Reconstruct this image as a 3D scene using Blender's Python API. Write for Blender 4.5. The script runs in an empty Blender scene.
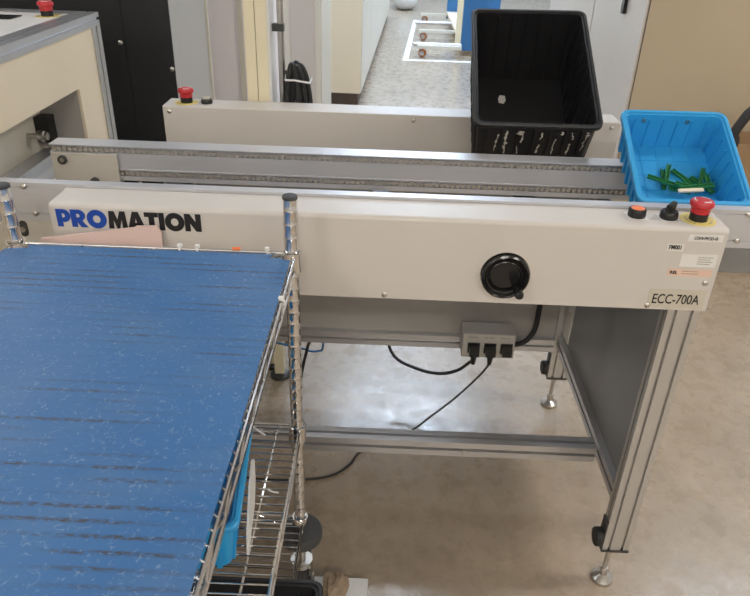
import bpy, bmesh, math, random
from mathutils import Matrix, Vector
random.seed(7)
S = bpy.context.scene
COL = S.collection
PI = math.pi

# ------------------------------------------------------------------ camera
cam_d = bpy.data.cameras.new('camera'); cam = bpy.data.objects.new('camera', cam_d); COL.objects.link(cam)
CP = Vector((0.6319, -1.2017, 1.5053)); YAW, PITCH, ROLL, FPX = -0.011445, 0.51502, -0.034478, 695.12
def cam_axes():
    cy, sy, cp, sp = math.cos(YAW), math.sin(YAW), math.cos(PITCH), math.sin(PITCH)
    f = Vector((sy*cp, cy*cp, -sp)); r = Vector((cy, -sy, 0)); d = f.cross(r)
    cr, sr = math.cos(ROLL), math.sin(ROLL)
    return cr*r + sr*d, -sr*r + cr*d, f
_r, _d, _f = cam_axes()
cam.matrix_world = Matrix(((_r.x, -_d.x, -_f.x, CP.x), (_r.y, -_d.y, -_f.y, CP.y), (_r.z, -_d.z, -_f.z, CP.z), (0, 0, 0, 1)))
cam_d.sensor_width = 36.0; cam_d.lens = FPX/750*36.0; cam_d.clip_start = 0.05
cam_d.dof.use_dof = True; cam_d.dof.focus_distance = 1.35; cam_d.dof.aperture_fstop = 13.0
S.camera = cam
def ray(u, v): return (_r*((u-375)/FPX) + _d*((v-298)/FPX) + _f)
def atZ(u, v, z): d = ray(u, v); return CP + d*((z-CP.z)/d.z)
def atY(u, v, y): d = ray(u, v); return CP + d*((y-CP.y)/d.y)

# ------------------------------------------------------------------ world, lights, exposure
w = bpy.data.worlds.new('room_air'); S.world = w; w.use_nodes = True
w.node_tree.nodes['Background'].inputs[0].default_value = (0.75, 0.8, 0.9, 1)
w.node_tree.nodes['Background'].inputs[1].default_value = 0.15
S.view_settings.view_transform = 'Standard'; S.view_settings.look = 'None'
S.view_settings.gamma = 1.0; S.view_settings.use_curve_mapping = False
S.view_settings.exposure = 0.0
CEIL = 3.1
LIGHTS = []   # (x, y, power, colour)
for y, p in ((-3.4, 38), (2.2, 9), (4.3, 40), (7.2, 66), (10.4, 74)):
    for x in (-1.6, 0.9, 3.3):
        LIGHTS.append((x, y, p, (1.0, 0.935, 0.85) if y < 0 else (0.60, 0.77, 1.0)))

LIGHTS.append((3.3, 0.3, 35, (1.0, 0.95, 0.88)))  # extra unseen lamp, added to brighten the machine's right face and nearby floor

LIGHTS.append((-1.6, 0.3, 12, (0.90, 0.94, 1.0)))  # extra unseen lamp, added as fill for pinkish cabinet, upright and machine top

# ------------------------------------------------------------------ materials
MATS = {}
def mat(name, col, rough=0.5, metal=0.0, var=0.06, scale=30.0, bump=0.0, bscale=200.0, coat=0.0, aniso=None, emit=0.0, spec=None):
    m = bpy.data.materials.new(name); m.use_nodes = True; nt = m.node_tree; N, Lk = nt.nodes, nt.links
    b = N['Principled BSDF']
    tc = N.new('ShaderNodeTexCoord'); mp = N.new('ShaderNodeMapping'); Lk.new(tc.outputs['Object'], mp.inputs[0])
    if aniso: mp.inputs['Scale'].default_value = aniso
    nz = N.new('ShaderNodeTexNoise'); nz.inputs['Scale'].default_value = scale; nz.inputs['Detail'].default_value = 4
    Lk.new(mp.outputs[0], nz.inputs[0])
    rp = N.new('ShaderNodeMix'); rp.data_type = 'RGBA'
    c = Vector(col)
    rp.inputs[6].default_value = (*(c*(1-var)), 1); rp.inputs[7].default_value = (*[min(1, x) for x in c*(1+var)], 1)
    Lk.new(nz.outputs[0], rp.inputs[0]); Lk.new(rp.outputs[2], b.inputs['Base Color'])
    b.inputs['Roughness'].default_value = rough; b.inputs['Metallic'].default_value = metal
    if spec is not None: b.inputs['Specular IOR Level'].default_value = spec
    if coat: b.inputs['Coat Weight'].default_value = coat
    if bump:
        n2 = N.new('ShaderNodeTexNoise'); n2.inputs['Scale'].default_value = bscale; Lk.new(mp.outputs[0], n2.inputs[0])
        bp = N.new('ShaderNodeBump'); bp.inputs['Strength'].default_value = bump; bp.inputs['Distance'].default_value = 0.002
        Lk.new(n2.outputs[0], bp.inputs['Height']); Lk.new(bp.outputs[0], b.inputs['Normal'])
    if emit:
        b.inputs['Emission Color'].default_value = (*col, 1); b.inputs['Emission Strength'].default_value = emit
    MATS[name] = m; return m
mat('cover_white', (0.64, 0.605, 0.565), 0.38, var=0.02, scale=6, bump=0.03, bscale=600)
mat('alu', (0.60, 0.60, 0.61), 0.36, 0.85, var=0.05, scale=40, aniso=(0.2, 6, 6))
mat('alu_leg', (0.58, 0.57, 0.55), 0.42, 0.75, var=0.04, scale=40, aniso=(6, 6, 0.2))
mat('alu_rail', (0.60, 0.61, 0.645), 0.32, 0.35, var=0.04, scale=40, aniso=(0.15, 6, 6))
mat('chrome', (0.72, 0.71, 0.70), 0.12, 1.0, var=0.05)
mat('chain_steel', (0.58, 0.54, 0.48), 0.35, 0.6, var=0.2, scale=200)
mat('steel', (0.55, 0.53, 0.50), 0.28, 1.0, var=0.1)
mat('dark_steel', (0.08, 0.08, 0.08), 0.4, 0.6)
mat('panel_grey', (0.40, 0.38, 0.35), 0.5, var=0.03, scale=5)
mat('plate_cream', (0.62, 0.59, 0.53), 0.4, var=0.02)
mat('side_panel_grey', (0.22, 0.22, 0.22), 0.4, var=0.05, scale=5)
mat('black_plastic', (0.012, 0.012, 0.013), 0.35, var=0.2)
mat('black_gloss', (0.01, 0.01, 0.011), 0.16, var=0.1)
mat('black_bin', (0.014, 0.014, 0.0155), 0.42, var=0.3, scale=15)
mat('black_rubber', (0.02, 0.02, 0.021), 0.6, var=0.2)
mat('grey_rubber', (0.06, 0.06, 0.062), 0.6, var=0.15)
mat('blue_bin', (0.035, 0.37, 0.76), 0.38, var=0.06, scale=10)
mat('red', (0.55, 0.03, 0.04), 0.3, var=0.06)
mat('yellow', (0.78, 0.64, 0.20), 0.5)
mat('orange', (0.95, 0.24, 0.08), 0.4)
mat('wheel_orange', (0.42, 0.13, 0.03), 0.5)
mat('white', (0.80, 0.80, 0.79), 0.5, var=0.02)
mat('label_paper', (0.80, 0.79, 0.76), 0.45, var=0.01)
mat('label_cream', (0.60, 0.56, 0.47), 0.35, var=0.01)
mat('label_orange', (0.80, 0.58, 0.47), 0.5, var=0.02)
mat('ink_black', (0.012, 0.012, 0.014), 0.5)
mat('ink_blue', (0.01, 0.07, 0.42), 0.45)
mat('ink_grey', (0.25, 0.24, 0.23), 0.6)
mat('pink_card', (0.74, 0.56, 0.52), 0.8, var=0.05, scale=12)
mat('green', (0.03, 0.22, 0.07), 0.45, var=0.25, scale=20)
mat('cream', (0.84, 0.73, 0.555), 0.45, var=0.02, scale=3)
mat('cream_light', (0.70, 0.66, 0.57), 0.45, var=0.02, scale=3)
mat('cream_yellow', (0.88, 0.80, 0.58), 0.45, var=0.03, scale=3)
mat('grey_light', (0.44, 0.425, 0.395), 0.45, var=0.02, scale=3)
mat('pink_white', (0.92, 0.85, 0.86), 0.5, var=0.02, scale=3)
mat('black_panel', (0.018, 0.019, 0.021), 0.42, var=0.1, scale=4)
mat('top_grey', (0.78, 0.77, 0.74), 0.4, var=0.02, scale=4)
mat('door_grey', (0.60, 0.545, 0.49), 0.28, var=0.03, scale=2)
mat('tan', (0.48, 0.40, 0.285), 0.5, var=0.04, scale=2)
mat('cart_blue', (0.03, 0.15, 0.36), 0.45)
mat('cardboard', (0.34, 0.22, 0.12), 0.8, var=0.1, scale=12)
mat('brown_paper', (0.34, 0.25, 0.17), 0.85, var=0.25, scale=40)
mat('tape_white', (0.85, 0.86, 0.90), 0.6)
mat('plinth', (0.10, 0.07, 0.055), 0.6)
mat('wall', (0.72, 0.70, 0.66), 0.8, var=0.02, scale=2)
mat('ceiling', (0.8, 0.8, 0.8), 0.9, var=0.02, scale=4)
mat('lamp_glow', (1.0, 0.98, 0.95), 0.5, emit=6.0)
mat('lamp_body', (0.8, 0.8, 0.8), 0.5)

def floor_mat():
    m = bpy.data.materials.new('concrete'); m.use_nodes = True; nt = m.node_tree; N, L = nt.nodes, nt.links
    b = N['Principled BSDF']; tc = N.new('ShaderNodeTexCoord')
    def noise(sc, det=6, rgh=0.6):
        n = N.new('ShaderNodeTexNoise'); n.inputs['Scale'].default_value = sc; n.inputs['Detail'].default_value = det
        n.inputs['Roughness'].default_value = rgh; L.new(tc.outputs['Object'], n.inputs[0]); return n
    def ramp(src, a, b_, ca, cb):
        r = N.new('ShaderNodeValToRGB'); e = r.color_ramp.elements
        e[0].position = a; e[1].position = b_; e[0].color = (*ca, 1); e[1].color = (*cb, 1); L.new(src, r.inputs[0]); return r
    r1 = ramp(noise(3.0).outputs[0], 0.3, 0.72, (0.325, 0.258, 0.185), (0.44, 0.352, 0.26))
    r2 = ramp(noise(22, 8, 0.7).outputs[0], 0.35, 0.7, (0.82, 0.82, 0.82), (1.1, 1.1, 1.1))
    mx = N.new('ShaderNodeMix'); mx.data_type = 'RGBA'; mx.blend_type = 'MULTIPLY'; mx.inputs[0].default_value = 0.55
    L.new(r1.outputs[0], mx.inputs[6]); L.new(r2.outputs[0], mx.inputs[7])
    r3 = ramp(noise(34, 10, 0.8).outputs[0], 0.30, 0.40, (0.62, 0.58, 0.54), (1, 1, 1))   # dark scuffs
    m2 = N.new('ShaderNodeMix'); m2.data_type = 'RGBA'; m2.blend_type = 'MULTIPLY'; m2.inputs[0].default_value = 0.45
    L.new(mx.outputs[2], m2.inputs[6]); L.new(r3.outputs[0], m2.inputs[7]); L.new(m2.outputs[2], b.inputs['Base Color'])
    rr = ramp(noise(16, 8, 0.7).outputs[0], 0.36, 0.66, (0.17,)*3, (0.45,)*3); L.new(rr.outputs[0], b.inputs['Roughness'])
    bp = N.new('ShaderNodeBump'); bp.inputs['Strength'].default_value = 0.12; bp.inputs['Distance'].default_value = 0.003
    L.new(noise(60, 6).outputs[0], bp.inputs['Height']); L.new(bp.outputs[0], b.inputs['Normal'])
    b.inputs['Specular IOR Level'].default_value = 0.8; b.inputs['Coat Weight'].default_value = 0.5; b.inputs['Coat Roughness'].default_value = 0.22
    MATS['floor'] = m
floor_mat()

def mat_mat(pitch):
    m = bpy.data.materials.new('blue_rubber_mat'); m.use_nodes = True; nt = m.node_tree; N, L = nt.nodes, nt.links
    b = N['Principled BSDF']; tc = N.new('ShaderNodeTexCoord'); sx = N.new('ShaderNodeSeparateXYZ'); L.new(tc.outputs['Object'], sx.inputs[0])
    def M(op, a, b_=None, clamp=False):
        n = N.new('ShaderNodeMath'); n.operation = op; n.use_clamp = clamp
        for i, q in enumerate((a, b_)):
            if q is None: continue
            if isinstance(q, (int, float)): n.inputs[i].default_value = q
            else: L.new(q, n.inputs[i])
        return n.outputs[0]
    def noise(scale, sc, det=4):
        mp = N.new('ShaderNodeMapping'); mp.inputs['Scale'].default_value = scale; L.new(tc.outputs['Object'], mp.inputs[0])
        n = N.new('ShaderNodeTexNoise'); n.inputs['Scale'].default_value = sc; n.inputs['Detail'].default_value = det; L.new(mp.outputs[0], n.inputs[0]); return n.outputs[0]
    def mix(fac, c0, c1):
        n = N.new('ShaderNodeMix'); n.data_type = 'RGBA'; L.new(fac, n.inputs[0])
        for i, q in ((6, c0), (7, c1)):
            if isinstance(q, tuple): n.inputs[i].default_value = (*q, 1)
            else: L.new(q, n.inputs[i])
        return n.outputs[2]
    base = mix(noise((1, 1, 1), 5, 5), (0.030, 0.128, 0.33), (0.045, 0.165, 0.39))
    # pale abrasion haze + scratches
    haze = M('MULTIPLY', M('SUBTRACT', noise((1, 1.6, 1), 7, 8), 0.46, True), 0.9, True)
    base = mix(haze, base, (0.16, 0.24, 0.36))
    def curl(off, sc, msc, th):
        mp = N.new('ShaderNodeMapping'); mp.inputs['Location'].default_value = off; L.new(tc.outputs['Object'], mp.inputs[0])
        n = N.new('ShaderNodeTexNoise'); n.inputs['Scale'].default_value = sc; n.inputs['Detail'].default_value = 1; L.new(mp.outputs[0], n.inputs[0])
        k = N.new('ShaderNodeTexNoise'); k.inputs['Scale'].default_value = msc; k.inputs['Detail'].default_value = 2; L.new(mp.outputs[0], k.inputs[0])
        ln = M('SUBTRACT', 1.0, M('DIVIDE', M('ABSOLUTE', M('SUBTRACT', n.outputs[0], 0.5)), 0.030), True)
        return M('MULTIPLY', ln, M('MULTIPLY', M('SUBTRACT', k.outputs[0], th, True), 14.0, True))
    fib = M('MULTIPLY', M('MAXIMUM', curl((0, 0, 0), 85, 120, 0.55), curl((3, 7, 0), 120, 150, 0.57)), 0.36)
    base = mix(fib, base, (0.42, 0.50, 0.60))
    fr = M('FRACT', M('DIVIDE', M('ADD', sx.outputs[1], 50*pitch), pitch)); dd = M('ABSOLUTE', M('SUBTRACT', fr, 0.5))
    line = M('MULTIPLY', M('SUBTRACT', 1.0, M('DIVIDE', dd, 0.20), True), 1.7, True)
    patch = M('MULTIPLY', M('SUBTRACT', noise((2.6, 16, 1), 1.7, 2), 0.445, True), 8.0, True)
    zone = M('MULTIPLY', M('SUBTRACT', noise((1, 1, 1), 3.2, 1), 0.36, True), 6.0, True)
    grit = M('MULTIPLY', M('SUBTRACT', noise((1, 3, 1), 150, 3), 0.36, True), 4.5, True)
    wear = M('MULTIPLY', M('MULTIPLY', M('MULTIPLY', line, patch), zone), M('MULTIPLY', grit, 0.92))
    base = mix(wear, base, (0.052, 0.048, 0.047))
    L.new(base, b.inputs['Base Color']); b.inputs['Roughness'].default_value = 0.42
    bp = N.new('ShaderNodeBump'); bp.inputs['Strength'].default_value = 0.08; bp.inputs['Distance'].default_value = 0.001
    L.new(noise((1, 1, 1), 300), bp.inputs['Height']); L.new(bp.outputs[0], b.inputs['Normal'])
    MATS['mat'] = m
PITCHW = 0.0190
mat_mat(PITCHW)

# ------------------------------------------------------------------ helpers
def link(o, parent=None, world=True):
    COL.objects.link(o)
    if parent is not None:
        o.parent = parent
        if world: o.matrix_parent_inverse = Matrix.Translation(-parent.location) if parent.type == 'EMPTY' else Matrix.Identity(4)
    return o
def mk(name, bm, m, parent=None, smooth=False, world=True, bevel=0.0):
    if bevel:
        bmesh.ops.bevel(bm, geom=[e for e in bm.edges if len(e.link_faces) == 2 and e.calc_face_angle(0) > 0.6], offset=bevel, segments=2, affect='EDGES', clamp_overlap=True)
    bmesh.ops.recalc_face_normals(bm, faces=bm.faces)
    off = None
    if parent is None:
        zs = [v.co.z for v in bm.verts]; xs = [v.co.x for v in bm.verts]; ys = [v.co.y for v in bm.verts]
        off = Vector(((min(xs)+max(xs))/2, (min(ys)+max(ys))/2, min(zs)))
        bmesh.ops.translate(bm, verts=bm.verts, vec=-off)
    me = bpy.data.meshes.new(name); bm.to_mesh(me); bm.free()
    me.materials.append(MATS[m])
    if smooth:
        for p in me.polygons: p.use_smooth = True
        try: me.set_sharp_from_angle(angle=math.radians(40))
        except Exception: pass
    o = bpy.data.objects.new(name, me); link(o, parent, world)
    if off: o.location = off
    return o
def tag(o, label=None, cat=None, group=None, kind=None):
    for k, v in (('label', label), ('category', cat), ('group', group), ('kind', kind)):
        if v: o[k] = v
    return o
def empty(name, loc, label, cat, group=None):
    o = bpy.data.objects.new(name, None); o.location = loc; o.empty_display_size = 0.1; COL.objects.link(o)
    return tag(o, label, cat, group)
def B(): return bmesh.new()
def box(bm, x0, x1, y0, y1, z0, z1):
    vs = [bm.verts.new((x, y, z)) for z in (z0, z1) for y in (y0, y1) for x in (x0, x1)]
    for q in ((0,2,3,1), (4,5,7,6), (0,1,5,4), (2,6,7,3), (0,4,6,2), (1,3,7,5)): bm.faces.new([vs[i] for i in q])
    return vs
def boxes(*a):
    bm = B()
    for q in a: box(bm, *q)
    return bm
def smooth_path(pts, n=6):
    P = [Vector(p) for p in pts]; out = []
    for i in range(len(P)-1):
        p0 = P[max(i-1, 0)]; p1 = P[i]; p2 = P[i+1]; p3 = P[min(i+2, len(P)-1)]
        for k in range(n):
            t = k/n
            out.append(0.5*((2*p1) + (p2-p0)*t + (2*p0-5*p1+4*p2-p3)*t*t + (3*p1-p0-3*p2+p3)*t**3))
    out.append(P[-1]); return out
def tube(bm, pts, r, seg=8, caps=True):
    P = [Vector(p) for p in pts]; rings = []; up = None
    for i, p in enumerate(P):
        t = (P[min(i+1, len(P)-1)] - P[max(i-1, 0)]).normalized()
        if up is None:
            up = t.orthogonal().normalized()
        up = (up - t*up.dot(t))
        up = up.normalized() if up.length > 1e-6 else t.orthogonal().normalized()
        s = t.cross(up); rr = r[i] if isinstance(r, (list, tuple)) else r
        rings.append([bm.verts.new(p + (up*math.cos(2*PI*k/seg) + s*math.sin(2*PI*k/seg))*rr) for k in range(seg)])
    for a, b in zip(rings, rings[1:]):
        for k in range(seg): bm.faces.new((a[k], a[(k+1) % seg], b[(k+1) % seg], b[k]))
    if caps: bm.faces.new(rings[0][::-1]); bm.faces.new(rings[-1])
def lathe(bm, prof, seg=24, c=(0, 0, 0), axis=(0, 0, 1)):
    ax = Vector(axis).normalized(); u = ax.orthogonal().normalized(); v = ax.cross(u); c = Vector(c); rings = []
    for r, z in prof:
        if r < 1e-7: rings.append([bm.verts.new(c + ax*z)])
        else: rings.append([bm.verts.new(c + ax*z + (u*math.cos(2*PI*k/seg) + v*math.sin(2*PI*k/seg))*r) for k in range(seg)])
    for a, b in zip(rings, rings[1:]):
        for k in range(seg):
            if len(a) == 1 and len(b) == 1: continue
            if len(a) == 1: bm.faces.new((a[0], b[(k+1) % seg], b[k]))
            elif len(b) == 1: bm.faces.new((a[k], a[(k+1) % seg], b[0]))
            else: bm.faces.new((a[k], a[(k+1) % seg], b[(k+1) % seg], b[k]))
    if len(rings[0]) > 1: bm.faces.new(rings[0][::-1])
    if len(rings[-1]) > 1: bm.faces.new(rings[-1])
def extrude_poly(bm, poly, a0, a1, axis):
    """poly: 2-d points in the two other axes (cyclic order), swept along axis from a0 to a1"""
    def P(q, a):
        return {'x': (a, q[0], q[1]), 'y': (q[0], a, q[1]), 'z': (q[0], q[1], a)}[axis]
    A = [bm.verts.new(P(q, a0)) for q in poly]; C = [bm.verts.new(P(q, a1)) for q in poly]; n = len(poly)
    for i in range(n): bm.faces.new((A[i], A[(i+1) % n], C[(i+1) % n], C[i]))
    bm.faces.new(A[::-1]); bm.faces.new(C)
def slot_poly(cu, cv, wu, wv, su, sv, sw=0.008, sd=0.009):
    """rectangle wu x wv with T-slot grooves: su = slot positions along u sides, sv = along v sides"""
    h, k = wu/2, wv/2; pts = []
    def side(p0, d, n, L, ss):
        pts.append(p0)
        for s in ss:
            m = s + L/2
            a = (p0[0]+d[0]*(m-sw/2), p0[1]+d[1]*(m-sw/2)); b = (p0[0]+d[0]*(m+sw/2), p0[1]+d[1]*(m+sw/2))
            pts.extend([a, (a[0]+n[0]*sd, a[1]+n[1]*sd), (b[0]+n[0]*sd, b[1]+n[1]*sd), b])
    side((-h, -k), (1, 0), (0, 1), wu, su); side((h, -k), (0, 1), (-1, 0), wv, sv)
    side((h, k), (-1, 0), (0, -1), wu, [-s for s in reversed(su)] if su else []); side((-h, k), (0, -1), (1, 0), wv, [-s for s in reversed(sv)] if sv else [])
    return [(p[0]+cu, p[1]+cv) for p in pts]
def text_mesh(name, body, size, m, parent, place, depth=0.0004, bold=0.0, width=None, shear=0.0):
    cu = bpy.data.curves.new(name, 'FONT'); cu.body = body; cu.size = size; cu.extrude = depth; cu.offset = bold; cu.shear = shear
    cu.resolution_u = 3
    t = bpy.data.objects.new(name+'_tmp', cu); COL.objects.link(t); bpy.context.view_layer.update()
    me = bpy.data.meshes.new_from_object(t.evaluated_get(bpy.context.evaluated_depsgraph_get())); bpy.data.objects.remove(t)
    xs = [v.co.x for v in me.vertices]; x0, x1 = min(xs), max(xs); ys = [v.co.y for v in me.vertices]; y0 = min(ys)
    k = (width/(x1-x0)) if width else 1.0
    for v in me.vertices: v.co.x = (v.co.x-x0)*k; v.co.y -= y0
    me.transform(place); me.materials.clear(); me.materials.append(MATS[m]); me.name = name
    o = bpy.data.objects.new(name, me); return link(o, parent)
def front_place(x, y, z): return Matrix.Translation((x, y, z)) @ Matrix.Rotation(PI/2, 4, 'X')
def poly_glyphs(name, splines, m, parent, place, depth=0.0004):
    cu = bpy.data.curves.new(name, 'CURVE'); cu.dimensions = '2D'; cu.fill_mode = 'BOTH'; cu.extrude = depth
    for sp in splines:
        s = cu.splines.new('POLY'); s.points.add(len(sp)-1); s.use_cyclic_u = True
        for p, q in zip(s.points, sp): p.co = (q[0], q[1], 0, 1)
    t = bpy.data.objects.new(name+'_tmp', cu); COL.objects.link(t); bpy.context.view_layer.update()
    me = bpy.data.meshes.new_from_object(t.evaluated_get(bpy.context.evaluated_depsgraph_get())); bpy.data.objects.remove(t)
    me.transform(place); me.materials.clear(); me.materials.append(MATS[m]); me.name = name
    return link(bpy.data.objects.new(name, me), parent)
def share(name, src, parent, loc, rot=None, world=True):
    """another object on the mesh of src, moved by loc (world offset)"""
    o = bpy.data.objects.new(name, src.data); link(o, parent, world); o.location = loc
    if rot: o.rotation_euler = rot
    return o

# ------------------------------------------------------------------ the room
tag(mk('floor', boxes((-4.5, 5.5, -4.0, 14.5, -0.12, 0.0)), 'floor'), kind='structure')
tag(mk('ceiling', boxes((-4.5, 5.5, -4.0, 14.5, CEIL, CEIL+0.1)), 'ceiling'), kind='structure')
tag(mk('wall_left', boxes((-4.6, -4.5, -4.0, 14.5, 0, CEIL)), 'wall'), kind='structure')
tag(mk('wall_right', boxes((5.5, 5.6, -4.0, 14.5, 0, CEIL)), 'wall'), kind='structure')
tag(mk('wall_back', boxes((-4.6, 5.6, 14.5, 14.6, 0, CEIL)), 'wall'), kind='structure')
tag(mk('wall_front', boxes((-4.6, 5.6, -4.1, -4.0, 0, CEIL)), 'wall'), kind='structure')

proto = None
for i, (x, y, p, c) in enumerate(LIGHTS):
    e = empty('ceiling_light', (x, y, CEIL), 'unseen long white fluorescent ceiling lamp lighting the workshop from above', 'lamp', 'fluorescent ceiling lamps')
    if proto is None:
        b1 = boxes((-0.65, 0.65, -0.17, 0.17, -0.06, 0.0)); b2 = boxes((-0.62, 0.62, -0.14, 0.14, -0.075, -0.06))
        h = mk('housing', b1, 'lamp_body', e, world=False); d = mk('diffuser', b2, 'lamp_glow', e, world=False); proto = (h, d)
    else:
        share('housing', proto[0], e, (0, 0, 0), world=False); share('diffuser', proto[1], e, (0, 0, 0), world=False)
    ld = bpy.data.lights.new('tube_light', 'AREA'); ld.shape = 'RECTANGLE'; ld.size = 1.25; ld.size_y = 0.28; ld.energy = p; ld.color = c
    lo = bpy.data.objects.new('tube_light', ld); COL.objects.link(lo); lo.location = (x, y, CEIL-0.085)

# ------------------------------------------------------------------ conveyor
L, HC, D, YR = 1.272, 0.1746, 0.085, 0.728
ZB = 1.0 - HC
conv = empty('conveyor', (0.636, 0.4, 0.0), 'long white chain conveyor on aluminium legs with a black crank on its front', 'conveyor')
def cover(name, yf, yb, bend_front):
    """bent-sheet cover: front sheet, top sheet, back lip, two end caps"""
    t = 0.002; r = 0.009 if bend_front else 0.003; n = 6
    def prof(o):
        pts = [(yf+o, ZB)]
        for k in range(n+1):
            a = PI - (PI/2)*k/n; rr = r-o
            pts.append((yf+r+rr*math.cos(a), 1.0-r+rr*math.sin(a)))
        pts.append((yb-o, 1.0-o)); pts.append((yb-o, 1.0-0.03)); return pts
    P0, P1 = prof(0.0), prof(t); bm = B()
    extrude_poly(bm, P0 + P1[::-1], 0.0, L, 'x')
    return mk(name, bm, 'cover_white', conv, smooth=True)
fc = cover('front_cover', 0.0, D, True)
rc = cover('rear_cover', YR, YR+0.088, False)
def end_cap(x0, x1, yf, yb, par):
    r = 0.011; pts = [(yf+0.002, ZB), (yf+0.002, 1-r)] + [(yf+r-(r-0.002)*math.cos(a), 1-r+(r-0.002)*math.sin(a)) for a in (0.5, 1.0)] + [(yf+r, 0.998), (yb-0.002, 0.998), (yb-0.002, ZB)]
    bm = B(); extrude_poly(bm, pts, x0, x1, 'x'); return mk('end_cap', bm, 'cover_white', par)
for par, yf, yb in ((fc, 0, D), (rc, YR, YR+0.088)):
    end_cap(0.0005, 0.0025, yf, yb, par); end_cap(L-0.0025, L-0.0005, yf, yb, par)
# screws
sc_bm = B(); lathe(sc_bm, [(0.0, -0.004), (0.0035, -0.004), (0.0055, -0.0025), (0.0055, 0.0)], 10, axis=(0, 1, 0))
sc0 = mk('screw', sc_bm, 'steel', fc, smooth=True); sc0.location = (1.255, 0, 0.888)
for x, z in ((1.155, 0.834), (0.636, 0.834), (0.02, 0.845)): share('screw', sc0, fc, (x, 0, z))
for x, z in ((0.018, 0.985), (0.70, 0.985), (1.25, 0.985)): share('screw', sc0, rc, (x, YR, z))
# brand lettering
def arc(cx, cy, rx, ry, a0, a1, n=14): return [(cx+rx*math.cos(a0+(a1-a0)*k/n), cy+ry*math.sin(a0+(a1-a0)*k/n)) for k in range(n+1)]
def ell(cx, cy, rx, ry, n=32): return [(cx+rx*math.cos(2*PI*k/n), cy+ry*math.sin(2*PI*k/n)) for k in range(n)]
def glyph(ch):
    if ch == 'P': return 0.74, [[(0, 0), (0.30, 0), (0.30, 0.27)] + arc(0.40, 0.635, 0.34, 0.365, -PI/2, PI/2) + [(0, 1)], [(0.30, 0.52)] + arc(0.36, 0.64, 0.10, 0.12, -PI/2, PI/2, 8) + [(0.30, 0.76)]]
    if ch == 'R': return 0.82, [[(0, 0), (0.30, 0), (0.30, 0.30), (0.48, 0), (0.84, 0), (0.58, 0.36)] + arc(0.42, 0.68, 0.35, 0.32, -0.9, PI/2) + [(0, 1)], [(0.30, 0.56)] + arc(0.37, 0.66, 0.11, 0.11, -PI/2, PI/2, 8) + [(0.30, 0.77)]]
    if ch == 'O': return 1.04, [ell(0.52, 0.5, 0.52, 0.53), ell(0.52, 0.5, 0.20, 0.22)[::-1]]
    if ch == 'M': return 1.00, [[(0, 0), (0.27, 0), (0.29, 0.52), (0.44, 0), (0.58, 0), (0.73, 0.52), (0.75, 0), (1.02, 0), (0.94, 1), (0.66, 1), (0.51, 0.52), (0.36, 1), (0.08, 1)]]
    if ch == 'A': return 0.94, [[(0, 0), (0.31, 0), (0.36, 0.17), (0.59, 0.17), (0.64, 0), (0.96, 0), (0.64, 1), (0.32, 1)], [(0.42, 0.38), (0.53, 0.38), (0.475, 0.64)][::-1]]
    if ch == 'T': return 0.72, [[(0.21, 0), (0.51, 0), (0.51, 0.74), (0.73, 0.74), (0.73, 1), (-0.01, 1), (-0.01, 0.74), (0.21, 0.74)]]
    if ch == 'I': return 0.32, [[(0.02, 0), (0.31, 0), (0.31, 1), (0.02, 1)]]
    if ch == 'N': return 0.86, [[(0, 0), (0.29, 0), (0.29, 0.46), (0.58, 0), (0.87, 0), (0.87, 1), (0.58, 1), (0.58, 0.54), (0.29, 1), (0, 1)]]
def word(w, x0, width, z0, h, m):
    sp = []; x = 0.0
    for ch in w:
        a, g = glyph(ch)
        sp += [[(px+x, py) for px, py in s] for s in g]; x += a + 0.015
    k = width/x
    return tag(poly_glyphs('lettering', [[(px*k, py*h) for px, py in s] for s in sp], m, fc, front_place(x0, -0.0006, z0)), 'bold printed letters ' + ('PRO in blue' if 'P' in w else 'MATION in black'))
word('PRO', 0.0115, 0.0955, 0.9545, 0.0355, 'ink_blue'); word('MATION', 0.1090, 0.1765, 0.9545, 0.0355, 'ink_black')
# stickers on the right of the front cover
def sticker(x0, x1, z0, z1, m, lab):
    return tag(mk('sticker', boxes((x0, x1, -0.0006, 0.0, z0, z1)), m, fc), lab)
s = sticker(1.153, 1.263, 0.829, 0.8705, 'label_cream', 'cream name plate sticker'); text_mesh('lettering', 'ECC-700A', 0.030, 'ink_black', s, front_place(1.162, -0.0012, 0.8395), width=0.091, bold=0.0001)
s = sticker(1.2, 1.264, 0.9745, 0.9885, 'label_paper', 'white printed tape label'); text_mesh('lettering', 'CONV-PROD-10', 0.0095, 'ink_black', s, front_place(1.21, -0.0012, 0.9782), width=0.044)
s = sticker(1.1645, 1.1955, 0.9535, 0.968, 'label_paper', 'small white tape label'); text_mesh('lettering', 'FM001', 0.0125, 'ink_black', s, front_place(1.168, -0.0012, 0.9566), width=0.023, bold=0.00025)
s = sticker(1.196, 1.264, 0.9215, 0.948, 'label_paper', 'white asset sticker')
for k in range(4):
    mk('print_line', boxes((1.228, 1.256-0.004*(k % 2), -0.001, -0.0005, 0.941-0.0045*k, 0.9422-0.0045*k)), 'ink_grey', s)
s = sticker(1.1775, 1.262, 0.901, 0.916, 'label_orange', 'pale orange sticker'); text_mesh('lettering', 'REL', 0.009, 'ink_black', s, front_place(1.182, -0.0012, 0.9055), width=0.014, bold=0.0002)
for k in range(2): mk('print_line', boxes((1.204, 1.236, -0.001, -0.0005, 0.911-0.005*k, 0.912-0.005*k)), 'ink_grey', s)
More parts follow.
